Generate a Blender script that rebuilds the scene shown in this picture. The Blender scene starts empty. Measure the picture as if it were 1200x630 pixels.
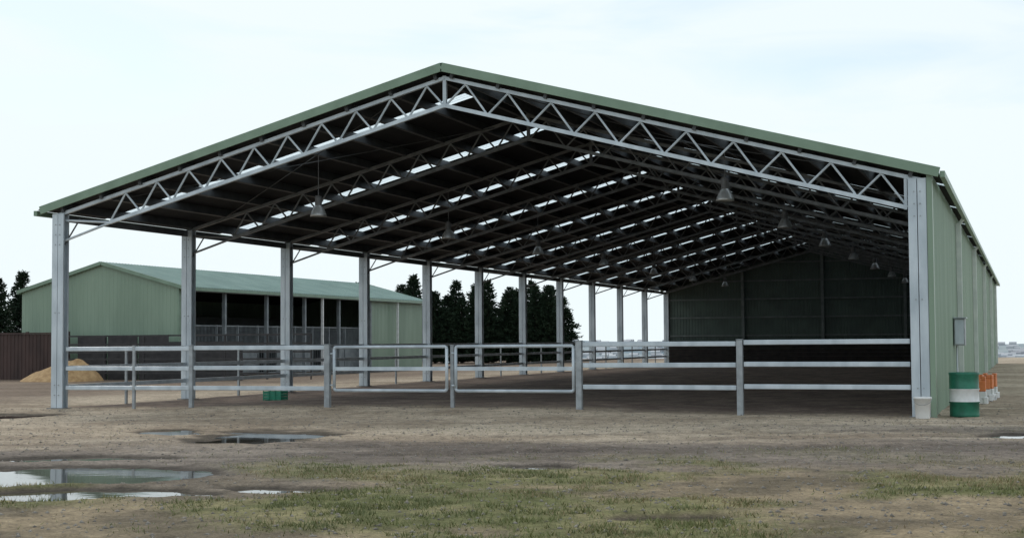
import bpy, math, random
import numpy as np
from mathutils import Vector, Matrix
random.seed(7); rng=np.random.default_rng(7)
scene=bpy.context.scene
COL=scene.collection

# ------------------------------------------------------------------ materials
def nmat(name):
    m=bpy.data.materials.new(name); m.use_nodes=True
    nt=m.node_tree; b=nt.nodes['Principled BSDF']; return m,nt,b
def mat(name,c1,c2=None,rough=.6,metal=0.,scale=3.,bump=0.,bscale=30.,stretch=(1,1,1),detail=6,spec=.5):
    m,nt,b=nmat(name)
    b.inputs['Roughness'].default_value=rough; b.inputs['Metallic'].default_value=metal
    b.inputs['Specular IOR Level'].default_value=spec
    if c2 is None: c2=tuple(x*.8 for x in c1)
    tc=nt.nodes.new('ShaderNodeTexCoord'); mp=nt.nodes.new('ShaderNodeMapping')
    mp.inputs['Scale'].default_value=stretch
    nt.links.new(tc.outputs['Object'],mp.inputs[0])
    n=nt.nodes.new('ShaderNodeTexNoise'); n.inputs['Scale'].default_value=scale; n.inputs['Detail'].default_value=detail
    nt.links.new(mp.outputs[0],n.inputs['Vector'])
    r=nt.nodes.new('ShaderNodeValToRGB')
    r.color_ramp.elements[0].position=.35; r.color_ramp.elements[1].position=.65
    r.color_ramp.elements[0].color=(*c2,1); r.color_ramp.elements[1].color=(*c1,1)
    nt.links.new(n.outputs['Fac'],r.inputs[0]); nt.links.new(r.outputs[0],b.inputs['Base Color'])
    if bump>0:
        n2=nt.nodes.new('ShaderNodeTexNoise'); n2.inputs['Scale'].default_value=bscale; n2.inputs['Detail'].default_value=5
        nt.links.new(mp.outputs[0],n2.inputs['Vector'])
        bp=nt.nodes.new('ShaderNodeBump'); bp.inputs['Strength'].default_value=bump; bp.inputs['Distance'].default_value=.02
        nt.links.new(n2.outputs['Fac'],bp.inputs['Height']); nt.links.new(bp.outputs[0],b.inputs['Normal'])
    return m
GALV=mat('galvanised_steel',(.68,.74,.78),(.50,.56,.60),.40,.15,3,stretch=(1,1,.4),detail=9)
GALVD=mat('galvanised_steel_weathered',(.46,.49,.50),(.31,.33,.34),.55,.2,5)
TRUSSM=mat('truss_steel_shaded',(.25,.26,.27),(.16,.17,.175),.5,.3,5)  # darker copy of the galvanised steel, shade inside the shed put into its colour
PURL=mat('purlin_steel_shaded',(.11,.115,.12),(.075,.08,.083),.55,.3,3)  # galvanised purlins, under-roof shade painted in as a dark tone
GREEN=mat('green_painted_steel',(.29,.385,.28),(.235,.32,.23),.40,0,1.0,stretch=(1,1,.22))
GREENTRIM=mat('green_trim_steel',(.25,.35,.25),(.20,.285,.20),.4,0,2)
ROOFG=mat('green_roof_steel',(.27,.385,.33),(.21,.31,.265),.4,0,.7)
ROOFSHADE=mat('roof_shade_sheet',(.040,.042,.045),(.028,.029,.032),.8,0,1,spec=.2)  # near-black colour carries the shade under the roof
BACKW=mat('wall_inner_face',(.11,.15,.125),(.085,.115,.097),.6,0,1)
WHITE=mat('white_plastic',(.86,.86,.84),(.72,.72,.69),.45,0,6)
PIPEW=mat('downpipe_paint',(.70,.74,.68),(.58,.63,.58),.45,0,3)
BGREEN=mat('barrel_green',(.025,.20,.12),(.015,.12,.075),.4,0,5)
CRATEG=mat('crate_green',(.03,.30,.18),(.02,.20,.12),.45,0,8)
ORANGE=mat('orange_plastic',(.80,.25,.08),(.60,.17,.05),.5,0,6)
TIMBER=mat('dark_timber',(.045,.035,.03),(.025,.02,.018),.8,0,3,.3,20)
RUST=mat('brown_steel',(.085,.05,.042),(.05,.03,.026),.7,0,2,stretch=(1,1,.3))
YARD=mat('yard_steel',(.06,.055,.055),(.035,.033,.033),.6,.1,3)
CHIPS=mat('wood_chips',(.58,.38,.19),(.40,.24,.11),.9,0,5,.9,30)
STALL=mat('stall_steel',(.30,.33,.34),(.20,.22,.23),.55,.2,3)
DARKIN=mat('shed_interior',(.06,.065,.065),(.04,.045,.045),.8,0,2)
LAMPM=mat('lamp_aluminium',(.62,.63,.62),(.5,.51,.5),.35,.5,8)
LAMPG=mat('lamp_housing',(.20,.20,.20),(.14,.14,.14),.5,.2,8)
CONC=mat('concrete',(.3,.29,.27),(.22,.21,.2),.85,0,5,.3)
BARK=mat('bark',(.09,.065,.05),(.05,.04,.03),.9,0,8,.5)
STONE=mat('stone',(.32,.285,.24),(.14,.125,.105),.85,0,4)
NEED=mat('conifer_needles',(.034,.056,.030),(.013,.026,.015),.75,0,1.3,spec=.2)
LEAF=mat('leaves',(.075,.085,.04),(.035,.045,.022),.7,0,1.5)
GBL=mat('grass_green',(.20,.215,.075),(.13,.145,.05),.7,0,1.2)
GST=mat('grass_straw',(.44,.35,.20),(.29,.22,.12),.8,0,1.2)

def skylight_mat():
    m=bpy.data.materials.new('translucent_roof_sheet'); m.use_nodes=True; nt=m.node_tree
    nt.nodes.clear(); o=nt.nodes.new('ShaderNodeOutputMaterial')
    a=nt.nodes.new('ShaderNodeBsdfTranslucent'); a.inputs[0].default_value=(.85,.9,.92,1)
    t=nt.nodes.new('ShaderNodeBsdfTransparent'); t.inputs[0].default_value=(.9,.95,.97,1)
    n=nt.nodes.new('ShaderNodeTexNoise'); n.inputs['Scale'].default_value=1.5
    mr=nt.nodes.new('ShaderNodeMapRange'); mr.inputs['To Min'].default_value=.45; mr.inputs['To Max'].default_value=.75
    nt.links.new(n.outputs['Fac'],mr.inputs[0])
    x=nt.nodes.new('ShaderNodeMixShader'); nt.links.new(mr.outputs[0],x.inputs[0])
    nt.links.new(a.outputs[0],x.inputs[1]); nt.links.new(t.outputs[0],x.inputs[2]); nt.links.new(x.outputs[0],o.inputs[0])
    return m
SKYL=skylight_mat()

# ------------------------------------------------------------------ mesh builder
class MB:
    def __init__(s): s.v=[]; s.f=[]
    def add(s,vs,fs):
        o=len(s.v); s.v.extend([tuple(v) for v in vs]); s.f.extend([tuple(o+i for i in f) for f in fs])
    def box(s,a,b):
        x0,y0,z0=a; x1,y1,z1=b
        s.add([(x0,y0,z0),(x1,y0,z0),(x1,y1,z0),(x0,y1,z0),(x0,y0,z1),(x1,y0,z1),(x1,y1,z1),(x0,y1,z1)],
              [(3,2,1,0),(4,5,6,7),(0,1,5,4),(1,2,6,5),(2,3,7,6),(3,0,4,7)])
    def beam(s,p,q,w,h,up=(0,0,1)):
        p=Vector(p);q=Vector(q); d=(q-p).normalized(); sd=d.cross(Vector(up)).normalized(); u=sd.cross(d)
        a=sd*w/2; b=u*h/2
        vs=[p-a-b,p+a-b,p+a+b,p-a+b,q-a-b,q+a-b,q+a+b,q-a+b]
        s.add(vs,[(0,1,2,3),(7,6,5,4),(0,4,5,1),(1,5,6,2),(2,6,7,3),(3,7,4,0)])
    def tube(s,p,q,r,n=8,r2=None):
        r2=r if r2 is None else r2
        p=Vector(p);q=Vector(q); d=(q-p).normalized()
        up=Vector((0,0,1)) if abs(d.z)<.9 else Vector((1,0,0))
        a=d.cross(up).normalized(); b=a.cross(d)
        vs=[]
        for i in range(n):
            t=2*math.pi*i/n; vs.append(p+(a*math.cos(t)+b*math.sin(t))*r)
        for i in range(n):
            t=2*math.pi*i/n; vs.append(q+(a*math.cos(t)+b*math.sin(t))*r2)
        fs=[(i,(i+1)%n,n+(i+1)%n,n+i) for i in range(n)]+[tuple(range(n-1,-1,-1)),tuple(range(n,2*n))]
        s.add(vs,fs)
    def lathe(s,c,prof,n=24):
        vs=[];fs=[]
        for r,z in prof:
            for i in range(n):
                t=2*math.pi*i/n; vs.append((c[0]+r*math.cos(t),c[1]+r*math.sin(t),c[2]+z))
        for k in range(len(prof)-1):
            for i in range(n):
                fs.append((k*n+i,k*n+(i+1)%n,(k+1)*n+(i+1)%n,(k+1)*n+i))
        s.add(vs,fs)
    def ribbed(s,o,a,L,b,n,pitch=.19,dep=.03,style='trap'):
        o=Vector(o);a=Vector(a).normalized();b=Vector(b);n=Vector(n).normalized()
        ts=[];t=0
        while t<L-1e-6:
            if style=='trap': seq=[(0,0),(.62,0),(.72,1),(.9,1)]
            else: seq=[(0,0),(.25,.5),(.5,1),(.75,.5)]
            for u,h in seq:
                if t+u*pitch<L: ts.append((t+u*pitch,h*dep))
            t+=pitch
        ts.append((L,0))
        vs=[];fs=[]
        for t,h in ts:
            p=o+a*t+n*h; vs+= [p,p+b]
        for i in range(len(ts)-1): fs.append((2*i,2*i+2,2*i+3,2*i+1))
        s.add(vs,fs)
    def obj(s,name,m,parent=None,smooth=False,bevel=0):
        me=bpy.data.meshes.new(name); me.from_pydata(s.v,[],s.f); me.update()
        me.materials.append(m); ob=bpy.data.objects.new(name,me); COL.objects.link(ob)
        if smooth: me.polygons.foreach_set('use_smooth',[True]*len(me.polygons))
        if bevel>0:
            md=ob.modifiers.new('bevel','BEVEL'); md.width=bevel; md.segments=2; md.limit_method='ANGLE'
        if parent: ob.parent=parent
        return ob
def empty(name,loc=(0,0,0)):
    e=bpy.data.objects.new(name,None); COL.objects.link(e); e.location=loc; return e
def npmesh(name,V,F,m,parent=None):
    me=bpy.data.meshes.new(name); V=np.asarray(V,dtype=np.float32); F=np.asarray(F,dtype=np.int32)
    k=F.shape[1]; me.vertices.add(len(V)); me.vertices.foreach_set('co',V.ravel())
    me.loops.add(F.size); me.loops.foreach_set('vertex_index',F.ravel())
    me.polygons.add(len(F)); me.polygons.foreach_set('loop_start',np.arange(0,F.size,k,dtype=np.int32))
    me.update(calc_edges=True); me.validate()
    if m: me.materials.append(m)
    ob=bpy.data.objects.new(name,me); COL.objects.link(ob)
    if parent: ob.parent=parent
    return ob

# ------------------------------------------------------------------ noise
def h2(ix,iy,seed):
    n=(ix.astype(np.int64)*374761393+iy.astype(np.int64)*668265263+seed*982451653)&0xffffffff
    n=((n^(n>>13))*1274126177)&0xffffffff
    return ((n^(n>>16))&0xffff)/65535.
def vn(x,y,seed=0):
    ix=np.floor(x);iy=np.floor(y);fx=x-ix;fy=y-iy;fx=fx*fx*(3-2*fx);fy=fy*fy*(3-2*fy)
    return (h2(ix,iy,seed)*(1-fx)+h2(ix+1,iy,seed)*fx)*(1-fy)+(h2(ix,iy+1,seed)*(1-fx)+h2(ix+1,iy+1,seed)*fx)*fy
def fbm(x,y,seed=0,o=4):
    a=.5;t=0;w=0
    for i in range(o):
        t=t+a*vn(x,y,seed+i*17);w+=a;x=x*2.03+3.1;y=y*2.03+1.7;a*=.5
    return t/w
def ss(a,b,x):
    t=np.clip((x-a)/(b-a),0,1);return t*t*(3-2*t)

# ------------------------------------------------------------------ camera
CX,CY,CZ=22.84,-31.14,1.6
R2=(.945,.327);F2=(-.327,.945)
cd=bpy.data.cameras.new('camera'); cam=bpy.data.objects.new('camera',cd); COL.objects.link(cam)
cd.sensor_width=36; cd.lens=51.8; cd.clip_start=.1; cd.clip_end=12000
cam.matrix_world=Matrix.Translation((CX,CY,CZ))@Matrix.Rotation(math.radians(19.2),4,'Z')@Matrix.Rotation(math.radians(92.82),4,'X')@Matrix.Rotation(math.radians(-.4),4,'Z')
scene.camera=cam

# ------------------------------------------------------------------ ground
def sd_coords(x,y):
    dx=x-CX;dy=y-CY
    return dx*R2[0]+dy*R2[1], dx*F2[0]+dy*F2[1]
PUD=[(10.35,-8.5,1.2,1.6),(8.0,-7.6,.6,.9),(11.4,-15.7,1.9,1.05),(13.0,-17.7,1.15,.62),(15.2,-16.6,.75,.38),(19.9,-18.0,.6,.28),(1.0,-3.2,1.0,1.2),(10.2,-13.4,1.3,.5),(22.9,-5.5,.75,.7),(16.8,-13.2,.5,.4)]
def fields(x,y):
    lat,s=sd_coords(x,y)
    d=np.zeros_like(x)
    wx=(fbm(x*1.1,y*1.1,5,5)-.5)*1.9; wy=(fbm(x*1.1,y*1.1,55,5)-.5)*1.9
    for px,py,a,b in PUD:
        dx=x-px;dy=y-py
        u=(dx*R2[0]+dy*R2[1]+wx*min(1,a))/a; v=(dx*F2[0]+dy*F2[1]+wy*.75*min(1,b))/b
        d=np.maximum(d,1-ss(.4,1.55,np.sqrt(u*u+v*v)))
    g=fbm(x*.55,y*.55,21,5)
    zone=1-ss(15.5,20.5,s+(fbm(x*.25,y*.25,31,3)-.5)*6)
    zr=ss(6.5,9.,lat)*(1-ss(22,27,s))*.5
    grass=np.clip(np.maximum(zone,zr)*ss(.37,.56,g)*(1-ss(.1,.4,d)),0,1)
    return lat,s,d,g,grass
def height(x,y):
    lat,s,d,g,grass=fields(x,y)
    r=np.sqrt((x-10)**2+(y-20)**2)
    near=1-ss(40,70,r)
    z=(fbm(x*.8,y*.8,3,3)-.5)*.05*near+(fbm(x*4,y*4,9,3)-.5)*.034*near
    inside=ss(-.6,.6,y)*ss(-.3,.3,x)*(1-ss(20.6,21,x))
    z=z*(1-.6*inside)+.02
    z=z+.10*ss(-2.5,0,y)*(1-ss(3,8,y))*ss(2,6,x)*(1-ss(13,16,x))
    for off in (21.4,23.2,24.8):
        z=z-.035*np.exp(-((s-off-.8*np.sin(lat*.25))/.18)**2)*near
    z=z-d*.085+grass*.015
    drop=ss(78,300,r); z=z-drop*48+ (fbm(x*.004,y*.004,77,4)-.5)*30*ss(300,900,r)
    return z
def axis(lo,hi,fine,c_lo,c_hi):
    a=list(np.arange(lo,hi,fine)); v=a[0];st=fine
    L=[]
    while v>c_lo: st=min(st*1.18,400) ; v-=st; L.append(v)
    v=a[-1];st=fine;H=[]
    while v<c_hi:
        st=min(st*1.12,400); st=min(st,.9) if v<75 else st
        v+=st;H.append(v)
    return np.array(L[::-1]+a+H)
xs=axis(-1.5,32,.09,-5000,5000); ys=axis(-24,4,.08,-4000,5000)
X,Y=np.meshgrid(xs,ys); Z=height(X,Y)
lat,s,d,g,grass=fields(X,Y)
def C(*c): return np.array(c)
def mixc(a,b,t): return a*(1-t[...,None])+b*t[...,None]
n1=fbm(X*.35,Y*.35,41,5); n2=fbm(X*1.7,Y*1.7,42,4); n3=fbm(X*.12+s*.1,Y*.5,43,4)
n4=fbm(X*.9,Y*.9,47,5); n5=fbm(lat*.18,s*.9,49,5)
col=mixc(C(.34,.265,.19),C(.55,.45,.335),ss(.35,.65,n1*.35+n4*.3+n5*.35))            # sandy yard
mud=mixc(C(.13,.108,.092),C(.26,.218,.182),ss(.32,.68,n5*.5+n2*.25+n1*.25))
mz=(1-ss(22.,26.5,s+(n3-.5)*7-lat*.12))
col=mixc(col,mud,np.clip(mz*.92,0,1))
col=mixc(col,C(.085,.070,.060)*np.ones(3),sum(np.exp(-((s-o-.8*np.sin(lat*.25))/.22)**2) for o in (21.4,23.2,24.8))*.55*ss(.3,.6,n4))
col=mixc(col,mixc(C(.17,.135,.085),C(.35,.27,.165),ss(.35,.65,n4)),(1-ss(15,19.5,s+(n1-.5)*6))*.85)
gc=mixc(C(.145,.155,.055),C(.27,.24,.115),ss(.38,.65,n2*.5+n1*.5))
col=mixc(col,gc,grass*.85)
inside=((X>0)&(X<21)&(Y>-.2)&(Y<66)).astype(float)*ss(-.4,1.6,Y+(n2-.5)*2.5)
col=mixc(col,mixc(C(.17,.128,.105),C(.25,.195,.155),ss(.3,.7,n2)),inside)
col=mixc(col,C(.060,.050,.040)*np.ones(3),ss(.10,.45,d)*.85)
r=np.sqrt((X-10)**2+(Y-20)**2)
outl=(1-ss(-7,-1.5,X))*ss(-9,-3,Y)
col=mixc(col,mixc(C(.125,.085,.063),C(.22,.16,.115),n1),outl*.8)
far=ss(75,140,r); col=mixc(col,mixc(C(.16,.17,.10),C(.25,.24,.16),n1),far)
ff=ss(500,2500,r); col=mixc(col,C(.30,.36,.40)*np.ones(3),ff*.9)  # distance haze painted into the far ground colour
ny,nx=X.shape
V=np.stack([X,Y,Z],-1).reshape(-1,3)
idx=np.arange(nx*ny).reshape(ny,nx)
F=np.stack([idx[:-1,:-1],idx[:-1,1:],idx[1:,1:],idx[1:,:-1]],-1).reshape(-1,4)
m,nt,b=nmat('ground_soil')
at=nt.nodes.new('ShaderNodeAttribute'); at.attribute_name='Col'
tc=nt.nodes.new('ShaderNodeTexCoord')
def nz(sc,det=6,ro=.6):
    n=nt.nodes.new('ShaderNodeTexNoise'); n.inputs['Scale'].default_value=sc; n.inputs['Detail'].default_value=det; n.inputs['Roughness'].default_value=ro
    nt.links.new(tc.outputs['Object'],n.inputs['Vector']); return n
na=nz(4,9,.8); nb=nz(30,4,.75)
ra=nt.nodes.new('ShaderNodeMapRange'); ra.inputs['From Min'].default_value=.3; ra.inputs['From Max'].default_value=.7; ra.inputs['To Min'].default_value=.5; ra.inputs['To Max'].default_value=1.5
nt.links.new(na.outputs['Fac'],ra.inputs[0])
rb=nt.nodes.new('ShaderNodeMapRange'); rb.inputs['From Min'].default_value=.3; rb.inputs['From Max'].default_value=.7; rb.inputs['To Min'].default_value=.6; rb.inputs['To Max'].default_value=1.4
nt.links.new(nb.outputs['Fac'],rb.inputs[0])
mu=nt.nodes.new('ShaderNodeMath'); mu.operation='MULTIPLY'; nt.links.new(ra.outputs[0],mu.inputs[0]); nt.links.new(rb.outputs[0],mu.inputs[1])
vm=nt.nodes.new('ShaderNodeVectorMath'); vm.operation='SCALE'; nt.links.new(at.outputs['Color'],vm.inputs[0]); nt.links.new(mu.outputs[0],vm.inputs['Scale'])
nt.links.new(vm.outputs[0],b.inputs['Base Color'])
b.inputs['Roughness'].default_value=.95; b.inputs['Specular IOR Level'].default_value=.15
ad=nt.nodes.new('ShaderNodeMath'); nt.links.new(na.outputs['Fac'],ad.inputs[0]); nt.links.new(nb.outputs['Fac'],ad.inputs[1])
bp=nt.nodes.new('ShaderNodeBump'); bp.inputs['Strength'].default_value=.7; bp.inputs['Distance'].default_value=.03
nt.links.new(ad.outputs[0],bp.inputs['Height']); nt.links.new(bp.outputs[0],b.inputs['Normal'])
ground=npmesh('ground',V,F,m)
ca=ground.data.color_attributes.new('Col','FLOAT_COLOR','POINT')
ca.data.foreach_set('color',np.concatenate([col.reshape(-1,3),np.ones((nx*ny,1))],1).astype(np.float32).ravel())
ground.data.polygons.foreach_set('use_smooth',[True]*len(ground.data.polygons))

def hz(x,y): return float(height(np.array([x],float),np.array([y],float))[0])

# puddle water
m,nt,b=nmat('water'); b.inputs['Base Color'].default_value=(.05,.045,.035,1); b.inputs['Roughness'].default_value=.03; b.inputs['IOR'].default_value=1.38
n=nt.nodes.new('ShaderNodeTexNoise'); n.inputs['Scale'].default_value=9
bp=nt.nodes.new('ShaderNodeBump'); bp.inputs['Strength'].default_value=.08; bp.inputs['Distance'].default_value=.012
nt.links.new(n.outputs['Fac'],bp.inputs['Height']); nt.links.new(bp.outputs[0],b.inputs['Normal'])
for k,(px,py,a,bb) in enumerate(PUD):
    mb=MB(); N=28; zw=-.021-.0006*k; vs=[(px,py,zw)]
    for i in range(N):
        t=2*math.pi*i/N; u=a*2.1*math.cos(t); v=bb*2.1*math.sin(t)
        vs.append((px+u*R2[0]+v*F2[0],py+u*R2[1]+v*F2[1],zw))
    mb.add(vs,[(0,1+i,1+(i+1)%N) for i in range(N)]); mb.obj('puddle',m)

# grass blades and stones
N=560000
sdd=11+ (rng.random(N)**1.0)*17; la=(rng.random(N)*2-1)*.40*sdd
keep=rng.random(N)<(sdd/28); sdd=sdd[keep]; la=la[keep]
gx=CX+la*R2[0]+sdd*F2[0]; gy=CY+la*R2[1]+sdd*F2[1]
_,_,dd,gg,gr=fields(gx,gy)
pr=np.clip(gr*1.0,0,1)*(.03+1.0*ss(.4,.72,fbm(gx*3.5,gy*3.5,91,3)))+.014
k=rng.random(len(gx))<pr; gx=gx[k];gy=gy[k];gr=gr[k]; dd=dd[k]
k=dd<.2; gx=gx[k];gy=gy[k];gr=gr[k]
gz=height(gx,gy)
n=len(gx); hgt=.012+.035*rng.random(n)**2+.028*gr*rng.random(n); ang=rng.random(n)*6.283; w=.003+.0045*rng.random(n)
lx=(rng.random(n)-.5)*.08; ly=(rng.random(n)-.5)*.08
V=np.zeros((n,3,3)); V[:,0]=np.stack([gx-np.cos(ang)*w,gy-np.sin(ang)*w,gz-.004],1); V[:,1]=np.stack([gx+np.cos(ang)*w,gy+np.sin(ang)*w,gz-.004],1)
V[:,2]=np.stack([gx+lx,gy+ly,gz+hgt],1)
ge=empty('grass'); st=rng.random(n)<.46+(fbm(gx*.5,gy*.5,13,3)-.5)*2.4
for nm,sel,mm in (('straw_blades',st,GST),('green_blades',~st,GBL)):
    vv=V[sel].reshape(-1,3); npmesh(nm,vv,np.arange(len(vv)).reshape(-1,3),mm,ge)
n=14000; sdd=12+rng.random(n)*25; la=(rng.random(n)*2-1)*.4*sdd
sx=CX+la*R2[0]+sdd*F2[0]; sy=CY+la*R2[1]+sdd*F2[1]; sel=(fields(sx,sy)[2]<.15)&~((sx>0)&(sx<21)&(sy>1)); sx=sx[sel];sy=sy[sel];n=len(sx)
sz=height(sx,sy); rad=.006+.026*rng.random(n)**3
base=np.array([(1,0,0),(-1,0,0),(0,1,0),(0,-1,0),(0,0,.7),(0,0,-.7)],float); tri=np.array([(0,2,4),(2,1,4),(1,3,4),(3,0,4),(2,0,5),(1,2,5),(3,1,5),(0,3,5)])
P=base[None]*rad[:,None,None]*(.6+.8*rng.random((n,6,1))); th=rng.random(n)*6.28
c,s_=np.cos(th)[:,None],np.sin(th)[:,None]; Q=P.copy(); Q[...,0]=P[...,0]*c-P[...,1]*s_; Q[...,1]=P[...,0]*s_+P[...,1]*c
Q+=np.stack([sx,sy,sz],1)[:,None]
npmesh('gravel',Q.reshape(-1,3),(tri[None]+np.arange(n)[:,None,None]*6).reshape(-1,3),STONE)

# ------------------------------------------------------------------ hills
m,nt,b=nmat('hillside_painted_haze'); b.inputs['Roughness'].default_value=1; b.inputs['Specular IOR Level'].default_value=0
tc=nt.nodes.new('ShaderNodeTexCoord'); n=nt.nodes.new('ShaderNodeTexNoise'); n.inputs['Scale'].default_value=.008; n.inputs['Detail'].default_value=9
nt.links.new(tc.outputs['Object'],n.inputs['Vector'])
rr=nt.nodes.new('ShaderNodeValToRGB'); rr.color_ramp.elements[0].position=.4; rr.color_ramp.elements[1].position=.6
rr.color_ramp.elements[0].color=(.22,.28,.32,1); rr.color_ramp.elements[1].color=(.42,.46,.46,1); nt.links.new(n.outputs['Fac'],rr.inputs[0])  # bluish ramp paints distance haze into the hill colour
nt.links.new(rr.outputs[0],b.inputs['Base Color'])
NA,NR=420,10
V=[];th=np.linspace(0,2*math.pi,NA,endpoint=False)
def hill_z(thv,t):
    top=-3+ (fbm(np.cos(thv)*7+9,np.sin(thv)*7+9,61,5)-.5)*24
    return -70+(top+70)*(t*t*(3-2*t))
for j in range(NR):
    t=j/(NR-1); rad_=1800+t*1100
    V.append(np.stack([np.cos(th)*rad_,np.sin(th)*rad_,hill_z(th,t)],1))
V=np.concatenate(V); F=[(j*NA+i,j*NA+(i+1)%NA,(j+1)*NA+(i+1)%NA,(j+1)*NA+i) for j in range(NR-1) for i in range(NA)]
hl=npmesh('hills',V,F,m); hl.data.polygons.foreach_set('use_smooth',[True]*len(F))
# distant town: small gabled houses on the hillside
tw=MB(); rg=np.random.default_rng(3)
for i in range(900):
    a=math.radians(90+rg.uniform(-28,34)); t=rg.uniform(.5,.93); R_=1800+t*1100
    z=float(hill_z(np.array([a]),t)[0]); x=math.cos(a)*R_; y=math.sin(a)*R_; w_=rg.uniform(5,10); hh=rg.uniform(3,5)
    tw.box((x-w_,y-5,z-4),(x+w_,y+5,z+hh)); tw.add([(x-w_,y-5,z+hh),(x+w_,y-5,z+hh),(x+w_,y,z+hh+2.2),(x-w_,y,z+hh+2.2),(x-w_,y+5,z+hh),(x+w_,y+5,z+hh)],[(0,1,2,3),(3,2,5,4)])
tw.obj('distant_town_houses',mat('distant_house_walls',(.62,.63,.64),(.42,.42,.44),.9,0,.02))

# ------------------------------------------------------------------ main shed
SHED=empty('open_riding_arena_shed')
W=20.8; RX=10.4; LEN=66.0; BAY=6.0; NB=11
def rz(x): return 7.9-.266*abs(x-RX)
def column(mb,bp_,x,y,top,wx=.165,dy=.24):
    for sx in (-1,1):
        x0=x+sx*.008; x1=x+sx*wx
        a=min(x0,x1); c=max(x0,x1)
        mb.box((a,y-dy/2,0),(c,y-dy/2+.012,top)); mb.box((a,y+dy/2-.012,0),(c,y+dy/2,top))
        mb.box((min(x0,x0+sx*.012),y-dy/2+.0125,0),(max(x0,x0+sx*.012),y+dy/2-.0125,top))
        mb.box((min(x1,x1-sx*.01),y-dy/2+.0125,0),(max(x1,x1-sx*.01),y-dy/2+.05,top))
        mb.box((min(x1,x1-sx*.01),y+dy/2-.05,0),(max(x1,x1-sx*.01),y+dy/2-.0125,top))
    bp_.box((x-.24,y-.2,-.05),(x+.24,y+.2,.02+hz(x,y)))
mb=MB();bs=MB();bo=MB()
for i in range(NB+1):
    y=i*BAY
    column(mb,bs,0,y,rz(0)-.26); column(mb,bs,W,y,rz(W)-.26,.18 if i==0 else .165)
    for xx in (0,W):
        for zz in (.35,.6,2.4,4.1,4.35,4.6):
            for dx in (-.06,.06): bo.tube((xx+dx,y-.135,zz),(xx+dx,y-.12,zz),.016,6)
mb.obj('columns',GALV,SHED); bs.obj('column_bases',CONC,SHED); bo.obj('column_bolts',GALVD,SHED)
def truss(mt,y):
    for sg in (-1,1):
        P=lambda t,dz:(RX+sg*t,y,7.9-.266*t-dz)
        T,B=.27,.90
        mt.beam(P(0,T),P(10.55,T),.09,.08); mt.beam(P(0.03,B),P(8.95 if sg<0 else 10.2,B),.085,.085)
        nv=10; L=10.2 if sg>0 else 8.95
        step=L/nv
        for k in range(nv):
            a=k*step; mid=a+step*.5; c=a+step
            mt.tube(P(a+.05,B-.04),P(mid,T+.04),.025,6); mt.tube(P(mid,T+.04),P(c-.02,B-.04),.025,6)
        if sg>0: mt.beam(P(10.17,T),P(10.17,B+.05),.06,.06,(0,1,0))
        else:
            mt.tube(P(8.95,B),(.15,y,4.98-.27),.03,6)
            mt.tube(P(8.7,B),(.12,y,4.2),.032,6)
    mt.beam((RX,y,7.9-.22),(RX,y,7.9-.95),.08,.08,(0,1,0))
mf=MB(); truss(mf,0); mf.obj('front_truss',GALV,SHED)
mt=MB()
for i in range(1,NB): truss(mt,i*BAY)
mt.obj('roof_trusses',TRUSSM,SHED)
mp=MB()
for sg in (-1,1):
    for k in range(10):
        t=.25+k*1.12
        x=RX+sg*t; z=7.9-.266*t
        if t>10.5: continue
        up=Vector((sg*.266,0,1)).normalized()
        c=Vector((x,0,z))-up*.135
        mp.beam((c.x,-.12,c.z),(c.x,LEN+.1,c.z),.075,.22,tuple(up))
mp.obj('purlins',PURL,SHED)
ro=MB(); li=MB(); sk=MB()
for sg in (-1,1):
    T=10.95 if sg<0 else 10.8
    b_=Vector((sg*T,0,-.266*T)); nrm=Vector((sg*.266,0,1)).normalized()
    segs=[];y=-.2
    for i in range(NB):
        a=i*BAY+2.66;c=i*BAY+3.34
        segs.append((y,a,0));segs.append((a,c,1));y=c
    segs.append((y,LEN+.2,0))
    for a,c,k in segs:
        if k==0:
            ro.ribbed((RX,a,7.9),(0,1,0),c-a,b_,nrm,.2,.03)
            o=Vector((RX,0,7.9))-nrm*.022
            li.add([(o.x,a+.001,o.z),(o.x+b_.x,a+.001,o.z+b_.z),(o.x+b_.x,c-.001,o.z+b_.z),(o.x,c-.001,o.z)],[(0,1,2,3)])  # added sheet below the roofing, coloured dark to stand for underside shade
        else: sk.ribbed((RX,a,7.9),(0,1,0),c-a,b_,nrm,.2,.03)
ro.obj('roof_sheeting',ROOFG,SHED); li.obj('roof_shade_sheet',ROOFSHADE,SHED); sk.obj('skylight_sheets',SKYL,SHED)
tr=MB()
for sg in (-1,1):
    T=10.85
    for yy in (-.235,LEN+.235):
        tr.beam((RX,yy,7.9-.05),(RX+sg*T,yy,7.9-.266*T-.05),.03,.20)
    tr.beam((RX,-.15,7.9+.045),(RX+sg*T,-.15,7.9-.266*T+.045),.16,.012)
    tr.beam((RX+sg*.13,-.1,7.9+.02),(RX+sg*.13,LEN+.1,7.9+.02),.28,.012,(sg*.266,0,1))
    T=10.96 if sg<0 else 10.85
    x=RX+sg*T+sg*.01; z=7.9-.266*T-.05
    tr.box((min(x,x+sg*.10),-.2,z-.1),(max(x,x+sg*.10),LEN+.2,z+.03))
tr.obj('barge_and_gutters',GREENTRIM,SHED,bevel=.006)
wl=MB(); wl.ribbed((21.05,.12,.02),(0,1,0),LEN-.1,(0,0,4.98),(1,0,0),.2,.018)
wl.obj('side_wall_sheeting',GREEN,SHED)
wf=MB(); wf.box((20.99,-.14,0),(21.10,.14,4.95)); wf.box((21.0,LEN,0),(21.1,LEN+.1,4.95))
wf.obj('corner_flashing',GREEN,SHED,bevel=.005)
wg=MB()
for k in range(5): wg.beam((20.995,.15,.6+k*.95),(20.995,LEN,.6+k*.95),.05,.12)
wg.obj('wall_girts',PURL,SHED)
dp=MB()
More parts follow.
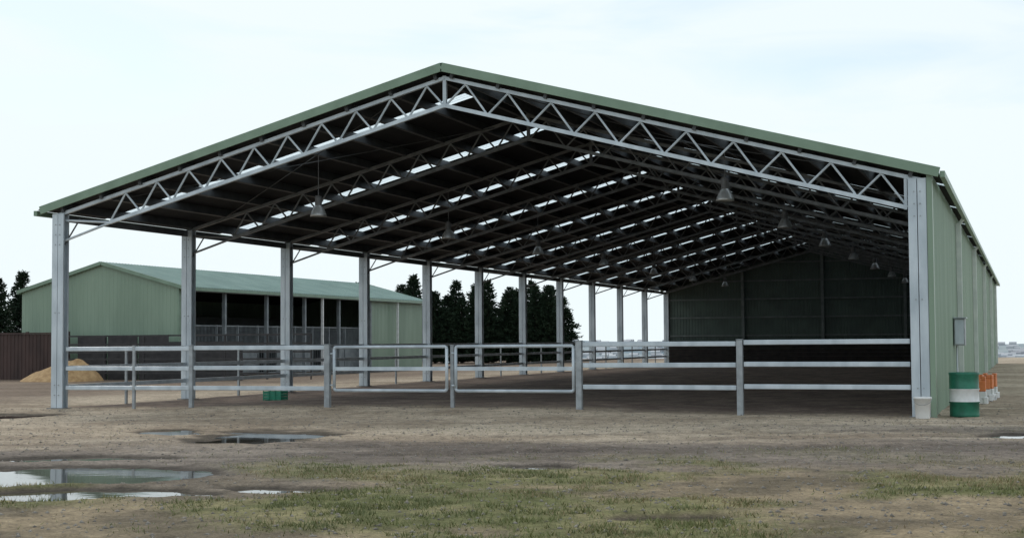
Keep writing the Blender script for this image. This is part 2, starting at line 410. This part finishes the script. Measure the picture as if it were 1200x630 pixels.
for y in (11,24,37,50,62):
    dp.box((21.08,y-.06,.1),(21.22,y+.06,4.75)); dp.beam((21.14,y,4.7),(21.28,y,4.87),.09,.07,(0,1,0))
dp.obj('downpipes',PIPEW,SHED,bevel=.01)
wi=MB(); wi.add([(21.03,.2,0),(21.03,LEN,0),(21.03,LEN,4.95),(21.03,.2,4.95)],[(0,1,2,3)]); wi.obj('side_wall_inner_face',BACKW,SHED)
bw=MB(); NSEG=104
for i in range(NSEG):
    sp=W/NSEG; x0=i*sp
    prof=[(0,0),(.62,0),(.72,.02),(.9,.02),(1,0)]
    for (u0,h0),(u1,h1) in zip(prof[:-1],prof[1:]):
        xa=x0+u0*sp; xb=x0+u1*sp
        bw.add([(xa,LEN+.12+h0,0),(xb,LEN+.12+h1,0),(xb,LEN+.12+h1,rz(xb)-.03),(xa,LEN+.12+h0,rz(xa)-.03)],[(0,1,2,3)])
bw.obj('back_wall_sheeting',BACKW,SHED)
BFR=mat('back_wall_frame_steel',(.21,.235,.22),(.15,.165,.16),.6,.1,3)
bg=MB()
for x in (5.2,10.4,15.6): bg.box((x-.09,LEN-.2,0),(x+.09,LEN+.02,rz(x)-.25))
for k in range(5):
    z=1.9+k*1.2
    half=min(10.3,(7.9-z-.3)/.266)
    bg.box((RX-half,LEN+.025,z-.05),(RX+half,LEN+.09,z+.05))
bg.beam((0,LEN,rz(0)-.3),(RX,LEN,7.6),.1,.18); bg.beam((W,LEN,rz(W)-.3),(RX,LEN,7.6),.1,.18)
bg.obj('back_wall_frame',BFR,SHED)
kb=MB()
for k in range(6): kb.box((.2,LEN-.26,.05+k*.25),(W-.2,LEN-.21,.28+k*.25))
kb.obj('kick_boards',TIMBER,SHED)
er=MB(); er.beam((0,-.1,rz(0)-.36),(0,LEN,rz(0)-.36),.08,.16)
for i in range(NB): er.tube((.5,i*BAY+.1,4.75),(.12,i*BAY,4.1),.02,6)
for a,c in ((0,1),(5,6),(10,11)):
    er.tube((1,a*BAY,rz(1)-.3),(9.5,c*BAY,rz(9.5)-.3),.012,5); er.tube((9.5,a*BAY,rz(9.5)-.3),(1,c*BAY,rz(1)-.3),.012,5)
    er.tube((19.8,a*BAY,rz(19.8)-.3),(11.3,c*BAY,rz(11.3)-.3),.012,5); er.tube((11.3,a*BAY,rz(11.3)-.3),(19.8,c*BAY,rz(19.8)-.3),.012,5)
er.obj('eave_beam_and_bracing',PURL,SHED)

# lamps
def lamp(x,y):
    e=empty('high_bay_lamp',(x,y,0)); zr=rz(x)-.28
    zb=4.83
    a=MB(); a.lathe((0,0,zb),[(.20,0),(.215,.0),(.205,.05),(.17,.15),(.12,.24),(.085,.28)],20); a.obj('reflector',LAMPM,e,True)
    a=MB(); a.lathe((0,0,zb),[(0.0,.10),(.17,.11)],20); a.obj('lens',WHITE,e)
    a=MB(); a.lathe((0,0,zb+.28),[(.0,0),(.085,0),(.09,.02),(.09,.2),(.05,.24),(0,.24)],16); a.obj('housing',LAMPG,e)
    a=MB(); a.tube((0,0,zb+.5),(0,0,zr),.010,6); a.box((-.06,-.06,zb+.5),(.06,.06,zb+.53)); a.obj('suspension_rod',LAMPG,e)
for k in range(7):
    lamp(5.8,2.75+9*k); lamp(16.3,2.75+9*k)

# ------------------------------------------------------------------ fences
def rail(mb,p,q): mb.beam(p,q,.045,.105)
FR=empty('rail_fence')
po=MB()
def post(mb,x,y,w=.12,h=1.6): mb.box((x-w/2,y-w/2,-.1),(x+w/2,y+w/2,h)); mb.box((x-w/2-.008,y-w/2-.008,h+.001),(x+w/2+.008,y+w/2+.008,h+.02))
for x,w in ((2.18,.07),(3.79,.10),(7.43,.13),(13.55,.13),(17.1,.13)): post(po,x,-.02,w,1.55+(x>10)*.05)
po.obj('posts',GALVD,FR,bevel=.008)
ra_=MB()
for x0,x1,zz in ((.2,3.73,(1.49,1.01,.53)),(3.85,7.36,(1.50,1.02,.54)),(13.63,17.02,(1.53,1.07,.6)),(17.18,20.6,(1.55,1.09,.62))):
    for z in zz: rail(ra_,(x0,-.02,z),(x1,-.02,z+random.uniform(-.008,.016)))
ra_.obj('rails',GALV,FR,bevel=.015)
def gate(x0,x1):
    e=empty('farm_gate',(x0,-.02,0)); a=MB(); w=x1-x0
    zt,zb=1.50,.50; rr_=.05
    pts=[]
    for cx,cz,a0 in ((w-rr_,zt-rr_,90),(w-rr_,zb+rr_,0),(rr_,zb+rr_,-90),(rr_,zt-rr_,180)):
        for k in range(5):
            t=math.radians(a0-k*22.5); pts.append((cx+rr_*math.cos(t),0,cz+rr_*math.sin(t)))
    for i in range(len(pts)): a.tube(pts[i],pts[(i+1)%len(pts)],.038,8)
    a.obj('frame',GALV,e,True)
    a=MB()
    a.beam((.03,0,1.0),(w-.03,0,1.0),.04,.085)
    a.tube((.0,0,.62),(-.1,0,.62),.02); a.tube((0,0,1.35),(-.1,0,1.35),.02); a.tube((w,0,1.15),(w+.06,0,1.15),.012)
    a.obj('rails_and_hinges',GALV,e)
gate(7.6,10.42); gate(10.64,13.42)
po=MB(); post(po,10.53,0.06,.08,1.52); po.obj('gate_post',GALVD)
FS=empty('rail_fence'); ra_=MB()
for i in range(NB):
    y0=i*BAY+.14;y1=(i+1)*BAY-.14
    for z in (1.5,1.02,.55): rail(ra_,(.0,y0,z),(0,y1,z))
ra_.obj('rails',GALV,FS)
po2=MB()
for i in range(NB): post(po2,-.07,i*BAY+3,.06,1.5)
po2.obj('posts',GALVD,FS)

# ------------------------------------------------------------------ small objects
B=empty('striped_barrel',(21.62,.35,0)); zz=hz(21.62,.35)
def barrel_part(p,m_,n_): a=MB(); a.lathe((0,0,zz),p,28); a.obj(n_,m_,B,True)
barrel_part([(0,.0),(.28,0),(.295,.02),(.29,.05),(.29,.28),(.305,.295),(.305,.31)],BGREEN,'lower_body')
barrel_part([(.305,.31),(.292,.33),(.292,.54),(.305,.555),(.305,.57)],WHITE,'white_band')
barrel_part([(.305,.57),(.292,.59),(.29,.84),(.3,.86),(.3,.9),(.285,.9),(.28,.87),(0,.87)],BGREEN,'upper_body')
BUCKM=mat('bucket_plastic',(.92,.92,.90),(.84,.84,.82),.4,0,6)
Bk=empty('white_bucket',(20.86,-.62,0)); zk=hz(20.86,-.62); a=MB(); a.lathe((0,0,zk),[(0,0),(.135,0),(.14,.01),(.165,.39),(.18,.39),(.18,.43),(.165,.43),(.13,.02),(0,.02)],24); a.obj('pail',BUCKM,Bk,True)
a=MB()
for k in range(12):
    t0=math.pi*k/12;t1=math.pi*(k+1)/12; z0=zk+.39
    a.tube((.18*math.cos(t0),-.10*math.sin(t0)-.07,z0-.12*math.sin(t0)),(.18*math.cos(t1),-.10*math.sin(t1)-.07,z0-.12*math.sin(t1)),.005,5)
a.obj('handle',GALVD,Bk)
EB=empty('electrical_switch_box',(0,0,0)); a=MB(); a.box((21.09,8.4,1.42),(21.36,9.1,2.12)); a.obj('cabinet',GALVD,EB,bevel=.015)
a=MB(); a.box((21.12,8.385,1.46),(21.33,8.399,2.08)); a.box((21.09,8.3,2.125),(21.40,9.2,2.145)); a.tube((21.14,8.75,.1),(21.14,8.75,1.42),.025); a.tube((21.3,8.37,1.75),(21.3,8.385,1.75),.02); a.obj('door_and_conduit',GALV,EB)
def jump_block(x,y,k):
    e=empty('jump_block',(x,y,0)); z=hz(x,y); e.rotation_euler=(0,0,random.uniform(-.3,.3))
    a=MB(); a.box((-.22,-.12,z),(.22,.12,z+.12)); a.box((-.22,-.16,z+.001),(-.12,.16,z+.16)); a.box((.12,-.16,z+.001),(.22,.16,z+.16)); a.box((-.18,-.09,z+.121),(.18,.09,z+.30)); a.obj('feet_and_body',WHITE,e,bevel=.015)
    a=MB(); a.box((-.17,-.1,z+.302),(.17,.1,z+.56)); a.box((-.17,-.1,z+.561),(-.07,.1,z+.66)); a.box((.07,-.1,z+.561),(.17,.1,z+.66)); a.obj('cup_top',ORANGE,e,bevel=.015)
for k in range(4): jump_block(21.72+.06*k,6.4+1.3*k,k)
T=empty('green_crate',(3.25,5.2,0)); z=hz(3.2,5.2); a=MB()
a.box((-.25,-.17,z),(.25,.17,z+.02))
for zz_ in (.03,.11,.19):
    a.box((-.27,-.19,z+zz_),(.27,-.17,z+zz_+.065)); a.box((-.27,.17,z+zz_),(.27,.19,z+zz_+.065)); a.box((-.27,-.169,z+zz_),(-.25,.169,z+zz_+.065)); a.box((.25,-.169,z+zz_),(.27,.169,z+zz_+.065))
for sx in (-.262,-.09,.09,.262):
    for sy in (-.198,.198): a.box((sx-.012,sy-.008,z),(sx+.012,sy+.008,z+.27))
a.obj('slatted_sides',CRATEG,T)

# ------------------------------------------------------------------ stable shed (left)
ST=empty('green_stable_shed')
x1,x0=-13.0,-21.4; xr=-17.0; y0,y1=26.3,54.5; ze=4.25; zr_=5.35
gw=MB(); n_=42
sp=(x1-x0)/n_
kk=(zr_-ze)/4.0
def sz_(x): return zr_-kk*abs(x-xr)
for yy in (y0,y1):
    for i in range(n_):
        a=x0+i*sp
        for u0,u1,h0,h1 in ((0,.6,0,0),(.6,.7,0,.010),(.7,.9,.010,.010),(.9,1,.010,0)):
            xa=a+u0*sp;xb=a+u1*sp; sgn=-1 if yy==y0 else 1
            gw.add([(xa,yy+sgn*h0,0),(xb,yy+sgn*h1,0),(xb,yy+sgn*h1,sz_(xb)-.02),(xa,yy+sgn*h0,sz_(xa)-.02)],[(0,1,2,3)])
gw.ribbed((x0,y0,0),(0,1,0),y1-y0,(0,0,sz_(x0)-.05),(-1,0,0),.2,.015)
gw.ribbed((x1,46.8,0),(0,1,0),y1-46.8,(0,0,ze-.05),(1,0,0),.2,.015)
gw.obj('walls',GREEN,ST)
rf=MB()
for sg,Lr in ((-1,4.5),(1,4.35)):
    b_=Vector((sg*Lr,0,-kk*Lr)); rf.ribbed((xr,y0-.15,zr_),(0,1,0),y1-y0+.3,b_,(sg*kk,0,1),.25,.03)
rf.obj('roof',ROOFG,ST)
tt=MB()
for sg,Lr in ((-1,4.55),(1,4.4)):
    for yy in (y0-.17,y1+.17): tt.beam((xr,yy,zr_-.04),(xr+sg*Lr,yy,zr_-kk*Lr-.04),.03,.16)
    tt.box((xr+sg*Lr-.05,y0-.15,zr_-kk*Lr-.14),(xr+sg*Lr+.07,y1+.15,zr_-kk*Lr+.0))
tt.box((x1-.02,y0-.08,0),(x1+.06,y0+.12,4.15))
tt.obj('trim_and_gutter',GREENTRIM,ST)
pt=MB()
for y in (30.3,34.4,38.5,42.6,46.7): pt.box((x1-.08,y-.08,0),(x1+.08,y+.08,4.2))
pt.beam((x1,y0+.1,4.08),(x1,y1,4.08),.08,.2)
pt.obj('posts',STALL,ST)
dpp=MB(); dpp.box((x1+.22,40.0,.1),(x1+.34,40.1,4.0)); dpp.box((x1+.22,50.0,.1),(x1+.34,50.1,4.0)); dpp.obj('downpipes',WHITE,ST)
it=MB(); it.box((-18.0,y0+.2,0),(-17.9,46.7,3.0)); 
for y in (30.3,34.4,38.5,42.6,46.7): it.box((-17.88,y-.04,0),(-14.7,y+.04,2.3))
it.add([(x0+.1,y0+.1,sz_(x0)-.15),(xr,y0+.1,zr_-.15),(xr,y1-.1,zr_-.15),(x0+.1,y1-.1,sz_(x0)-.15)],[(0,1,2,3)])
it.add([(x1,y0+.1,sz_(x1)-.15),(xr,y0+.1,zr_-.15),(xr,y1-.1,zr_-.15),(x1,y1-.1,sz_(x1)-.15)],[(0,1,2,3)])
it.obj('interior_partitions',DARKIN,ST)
sf=MB()
y=y0+.3
while y<46.4:
    ye=min(y+2.0,46.6)
    xx=-13.6
    sf.beam((xx,y,2.45),(xx,ye-.05,2.45),.05,.06); sf.beam((xx,y,1.3),(xx,ye-.05,1.3),.05,.06); sf.beam((xx,y,.12),(xx,ye-.05,.12),.05,.08)
    sf.box((xx-.035,y-.035,0),(xx+.035,y+.035,2.5))
    if int((y-y0)/2)%3!=1: sf.box((xx-.015,y+.04,.17),(xx+.015,ye-.08,1.27))
    else:
        for q in range(1,10): sf.tube((xx,y+q*.2,.15),(xx,y+q*.2,1.3),.012,5)
    for q in range(1,16): sf.tube((xx,y+q*.125,1.3),(xx,y+q*.125,2.45),.016,5)
    y+=2.0
sf.obj('stall_fronts',STALL,ST)
BF=empty('brown_screen_fence'); a=MB(); a.ribbed((-24.5,24.9,.03),(1,0,0),6.6,(0,0,2.05),(0,-1,0),.2,.03); a.obj('sheeting',RUST,BF)
a=MB()
for x in np.arange(-24.5,-17.8,2.2): a.box((x-.06,24.95,0),(x+.06,25.07,2.2))
a.box((-24.5,24.84,2.085),(-17.9,24.97,2.16)); a.obj('posts_and_cap',RUST,BF)
YP=empty('steel_yard_panels'); a=MB()
for k in range(6):
    xa=-17.7+k*2.1; xb=xa+2.05
    yy=24.6-(k*.15)
    a.tube((xa,yy,.1),(xa,yy,2.0),.03,6); a.tube((xb,yy,.1),(xb,yy,2.0),.03,6)
    for z in (.35,.65,.95,1.25,1.6,1.97): a.beam((xa,yy,z),(xb,yy,z),.03,.07)
a.obj('panels',YARD,YP)
a=MB()
for k in range(3): a.box((-17.6+k*1.6,25.3,.0),(-16.1+k*1.6,25.36,2.0))
a.box((-12.9,25.3,0),(-9.2,25.36,1.7))
a.obj('solid_sheets',YARD,YP)
NR,NA=26,72; pv=[]
for j in range(NR+1):
    t=j/NR
    for i in range(NA):
        th=2*math.pi*i/NA; rx=(2.3 if math.cos(th)<0 else 1.7)*t*(1+.1*math.sin(3*th));ry=1.4*t
        x=rx*math.cos(th);y=ry*math.sin(th)
        z=1.0*max(0,(1-t))**.8*(1+.2*math.sin(2*th+1)*t)
        X_=-16.6+x+.75*(1-t); Y_=22.9+y
        z+=float((fbm(np.array([X_*2.2]),np.array([Y_*2.2]),5,4)[0]-.5)*.5*(1-t))
        pv.append((X_,Y_,z-.02))
pf=[(j*NA+i,j*NA+(i+1)%NA,(j+1)*NA+(i+1)%NA,(j+1)*NA+i) for j in range(NR) for i in range(NA)]
ob=npmesh('wood_chip_pile',pv,pf,CHIPS)

# ------------------------------------------------------------------ trees
def conifer_mesh(H,Rad,seed):
    rg=np.random.default_rng(seed); cs=[]; ds=[]
    nw=int(H*8)
    for k in range(nw):
        z=.10+(H-.15)*(k+rg.random()*.6)/nw; u=z/H
        R=Rad*(1-u)**.7*(.75+.5*rg.random())+.07
        nb=8+int(5*(1-u))
        for j in range(nb):
            th=rg.random()*6.283; Rb=R*(.7+.45*rg.random())
            n=int(6+Rb*15)
            t=rg.random(n)**.6; p=np.stack([np.cos(th)*Rb*t,np.sin(th)*Rb*t,z+Rb*(.25*t-.1*t*t)+(rg.random(n)-.5)*.18],1)
            p[:,:2]+=(rg.random((n,2))-.5)*.24
            dd=np.stack([np.cos(th)*np.ones(n),np.sin(th)*np.ones(n),.45*np.ones(n)],1)+(rg.random((n,3))-.5)*1.3
            cs.append(p);ds.append(dd)
    c=np.concatenate(cs);d=np.concatenate(ds);d/=np.linalg.norm(d,axis=1,keepdims=True)
    n=len(c); rnd=rg.normal(size=(n,3)); s=np.cross(d,rnd); s/=np.linalg.norm(s,axis=1,keepdims=True)
    L=(.10+.15*rg.random(n))[:,None]; w=(.028+.035*rg.random(n))[:,None]
    V=np.stack([c-s*w,c+s*w,c+d*L+s*w*.4,c+d*L-s*w*.4],1).reshape(-1,3)
    return V,np.arange(n*4).reshape(-1,4)
def tree_obj(name,meshes,loc,sc,rot):
    e=empty(name,loc); e.scale=(sc,sc,sc*random.uniform(.95,1.06)); e.rotation_euler=(0,0,rot)
    for nm,me in meshes:
        o=bpy.data.objects.new(nm,me); COL.objects.link(o); o.parent=e
protos=[]
for k,(H,Rd) in enumerate(((6.0,1.45),(5.6,1.6),(6.4,1.35),(5.0,1.5))):
    V,F=conifer_mesh(H,Rd,100+k); o=npmesh('foliage',V,F,NEED); me=o.data; bpy.data.objects.remove(o)
    a=MB(); a.tube((0,0,-.1),(0,0,H*.95),.12,8,.015)
    for q in range(24):
        z=.4+q*H/27; th=q*2.4; rr=Rd*(1-z/H)*.8; a.tube((0,0,z),(rr*math.cos(th),rr*math.sin(th),z+.15*rr),.022,5,.006)
    o=a.obj('trunk',BARK); mt_=o.data; bpy.data.objects.remove(o)
    protos.append([('foliage',me),('trunk',mt_)])
for i in range(28):
    t=i/27; x=-24.5+14.6*t+random.uniform(-.25,.25); y=69.0+4.6*t+random.uniform(-.5,.5)+(1.6 if i%2 else 0)
    tree_obj('conifer_tree',protos[(i*3+i//4)%4],(x,y,hz(x,y)-.05),random.uniform(.86,1.04),random.random()*6)
def broad_mesh(seed,H=6.5):
    rg=np.random.default_rng(seed); a=MB(); tips=[]
    def br(p,d,L,r,lv):
        q=p+d*L; a.tube(p,q,r,6,r*.6)
        if lv==0: tips.append(q); return
        for _ in range(3 if lv>1 else 4):
            nd=(d+Vector(rg.normal(size=3))*.5+Vector((0,0,.1))).normalized(); br(q,nd,L*.68,r*.58,lv-1)
        if lv<3: tips.append(q)
    br(Vector((0,0,-.1)),Vector((.05,0,1)),H*.28,.16,4)
    cs=[]
    for t in tips:
        n=60; cs.append(np.array(t)[None]+rg.normal(size=(n,3))*.26)
    c=np.concatenate(cs); n=len(c); d=rg.normal(size=(n,3)); d/=np.linalg.norm(d,axis=1,keepdims=True); s=np.cross(d,rg.normal(size=(n,3))); s/=np.linalg.norm(s,axis=1,keepdims=True)
    L=.09+.07*rg.random(n)[:,None]; w=.03+.02*rg.random(n)[:,None]
    V=np.stack([c-s*w,c+s*w,c+d*L+s*w*.3,c+d*L-s*w*.3],1).reshape(-1,3)
    o=npmesh('foliage',V,np.arange(n*4).reshape(-1,4),LEAF); me=o.data; bpy.data.objects.remove(o)
    o=a.obj('trunk',BARK); mt_=o.data; bpy.data.objects.remove(o)
    return [('foliage',me),('trunk',mt_)]
bt=[broad_mesh(5),broad_mesh(6)]
for i,(x,y,s_,k_) in enumerate(((-34.5,41,.92,1),(-33.0,42.6,.82,1),(-36,46,.95,0),(-32.4,45.5,.92,1),(-40,41,.95,0),(-31.2,46.5,.9,0),(-30.6,48,.88,1),(-37,42,1.0,1),(-35,44,.98,1))):
    if k_==0: tree_obj('leafy_tree',bt[(i//2)%2],(x,y,hz(x,y)),s_,i*1.3)
    else: tree_obj('conifer_tree',protos[i%3],(x,y,hz(x,y)),s_,i)
for i in range(7):
    x=-28-i*.7+random.random(); y=52+i*2.2; tree_obj('conifer_tree',protos[i%3],(x,y,hz(x,y)),.75+.15*random.random(),i)

# ------------------------------------------------------------------ light
SUN_EL=38; SUN_AZ=-40
sdv=Vector((math.sin(math.radians(SUN_AZ))*math.cos(math.radians(SUN_EL)),math.cos(math.radians(SUN_AZ))*math.cos(math.radians(SUN_EL)),math.sin(math.radians(SUN_EL))))
sl_=bpy.data.lights.new('sun','SUN'); sl_.energy=1.2; sl_.angle=math.radians(16); sl_.color=(1,.93,.84)
so=bpy.data.objects.new('sun',sl_); COL.objects.link(so); so.rotation_euler=sdv.to_track_quat('Z','Y').to_euler()
w=bpy.data.worlds.new('World'); scene.world=w; w.use_nodes=True; nt=w.node_tree; nt.nodes.clear()
out=nt.nodes.new('ShaderNodeOutputWorld')
sky=nt.nodes.new('ShaderNodeTexSky'); sky.sky_type='NISHITA'; sky.sun_disc=False; sky.sun_elevation=math.radians(SUN_EL); sky.sun_rotation=math.radians(SUN_AZ); sky.air_density=1.0; sky.dust_density=.3; sky.ozone_density=1.5
b1=nt.nodes.new('ShaderNodeBackground'); b1.inputs[1].default_value=.13; nt.links.new(sky.outputs[0],b1.inputs[0])
b2=nt.nodes.new('ShaderNodeBackground'); b2.inputs[0].default_value=(.88,.97,1.0,1); b2.inputs[1].default_value=1.02
tc=nt.nodes.new('ShaderNodeTexCoord'); mp=nt.nodes.new('ShaderNodeMapping'); mp.inputs['Scale'].default_value=(1.6,1.6,6.0); mp.inputs['Location'].default_value=(.4,.2,.1)
nt.links.new(tc.outputs['Generated'],mp.inputs[0])
n=nt.nodes.new('ShaderNodeTexNoise'); n.inputs['Scale'].default_value=2.6; n.inputs['Detail'].default_value=7; n.inputs['Roughness'].default_value=.5; n.inputs['Distortion'].default_value=.6
nt.links.new(mp.outputs[0],n.inputs['Vector'])
dt=nt.nodes.new('ShaderNodeVectorMath'); dt.operation='DOT_PRODUCT'; dt.inputs[1].default_value=Vector((-.62,.76,.13)).normalized(); nt.links.new(tc.outputs['Generated'],dt.inputs[0])
mr=nt.nodes.new('ShaderNodeMapRange'); mr.inputs['From Min'].default_value=.90; mr.inputs['From Max'].default_value=1.; mr.inputs['To Max'].default_value=.35; nt.links.new(dt.outputs['Value'],mr.inputs[0])
mr2=nt.nodes.new('ShaderNodeMapRange'); mr2.inputs['From Min'].default_value=.38; mr2.inputs['From Max'].default_value=.62; mr2.inputs['To Min'].default_value=.36; mr2.inputs['To Max'].default_value=.96; nt.links.new(n.outputs['Fac'],mr2.inputs[0])
sx_=nt.nodes.new('ShaderNodeSeparateXYZ'); nt.links.new(tc.outputs['Generated'],sx_.inputs[0])
mr3=nt.nodes.new('ShaderNodeMapRange'); mr3.inputs['From Min'].default_value=.0; mr3.inputs['From Max'].default_value=.18; mr3.inputs['To Min'].default_value=.7; mr3.inputs['To Max'].default_value=0.; nt.links.new(sx_.outputs['Z'],mr3.inputs[0])
ad=nt.nodes.new('ShaderNodeMath'); nt.links.new(mr.outputs[0],ad.inputs[0]); nt.links.new(mr2.outputs[0],ad.inputs[1])
ad2=nt.nodes.new('ShaderNodeMath'); ad2.use_clamp=True; nt.links.new(ad.outputs[0],ad2.inputs[0]); nt.links.new(mr3.outputs[0],ad2.inputs[1])
mx=nt.nodes.new('ShaderNodeMixShader'); nt.links.new(ad2.outputs[0],mx.inputs[0]); nt.links.new(b1.outputs[0],mx.inputs[1]); nt.links.new(b2.outputs[0],mx.inputs[2]); nt.links.new(mx.outputs[0],out.inputs[0])
scene.view_settings.view_transform='Standard'; scene.view_settings.look='None'; scene.view_settings.exposure=0
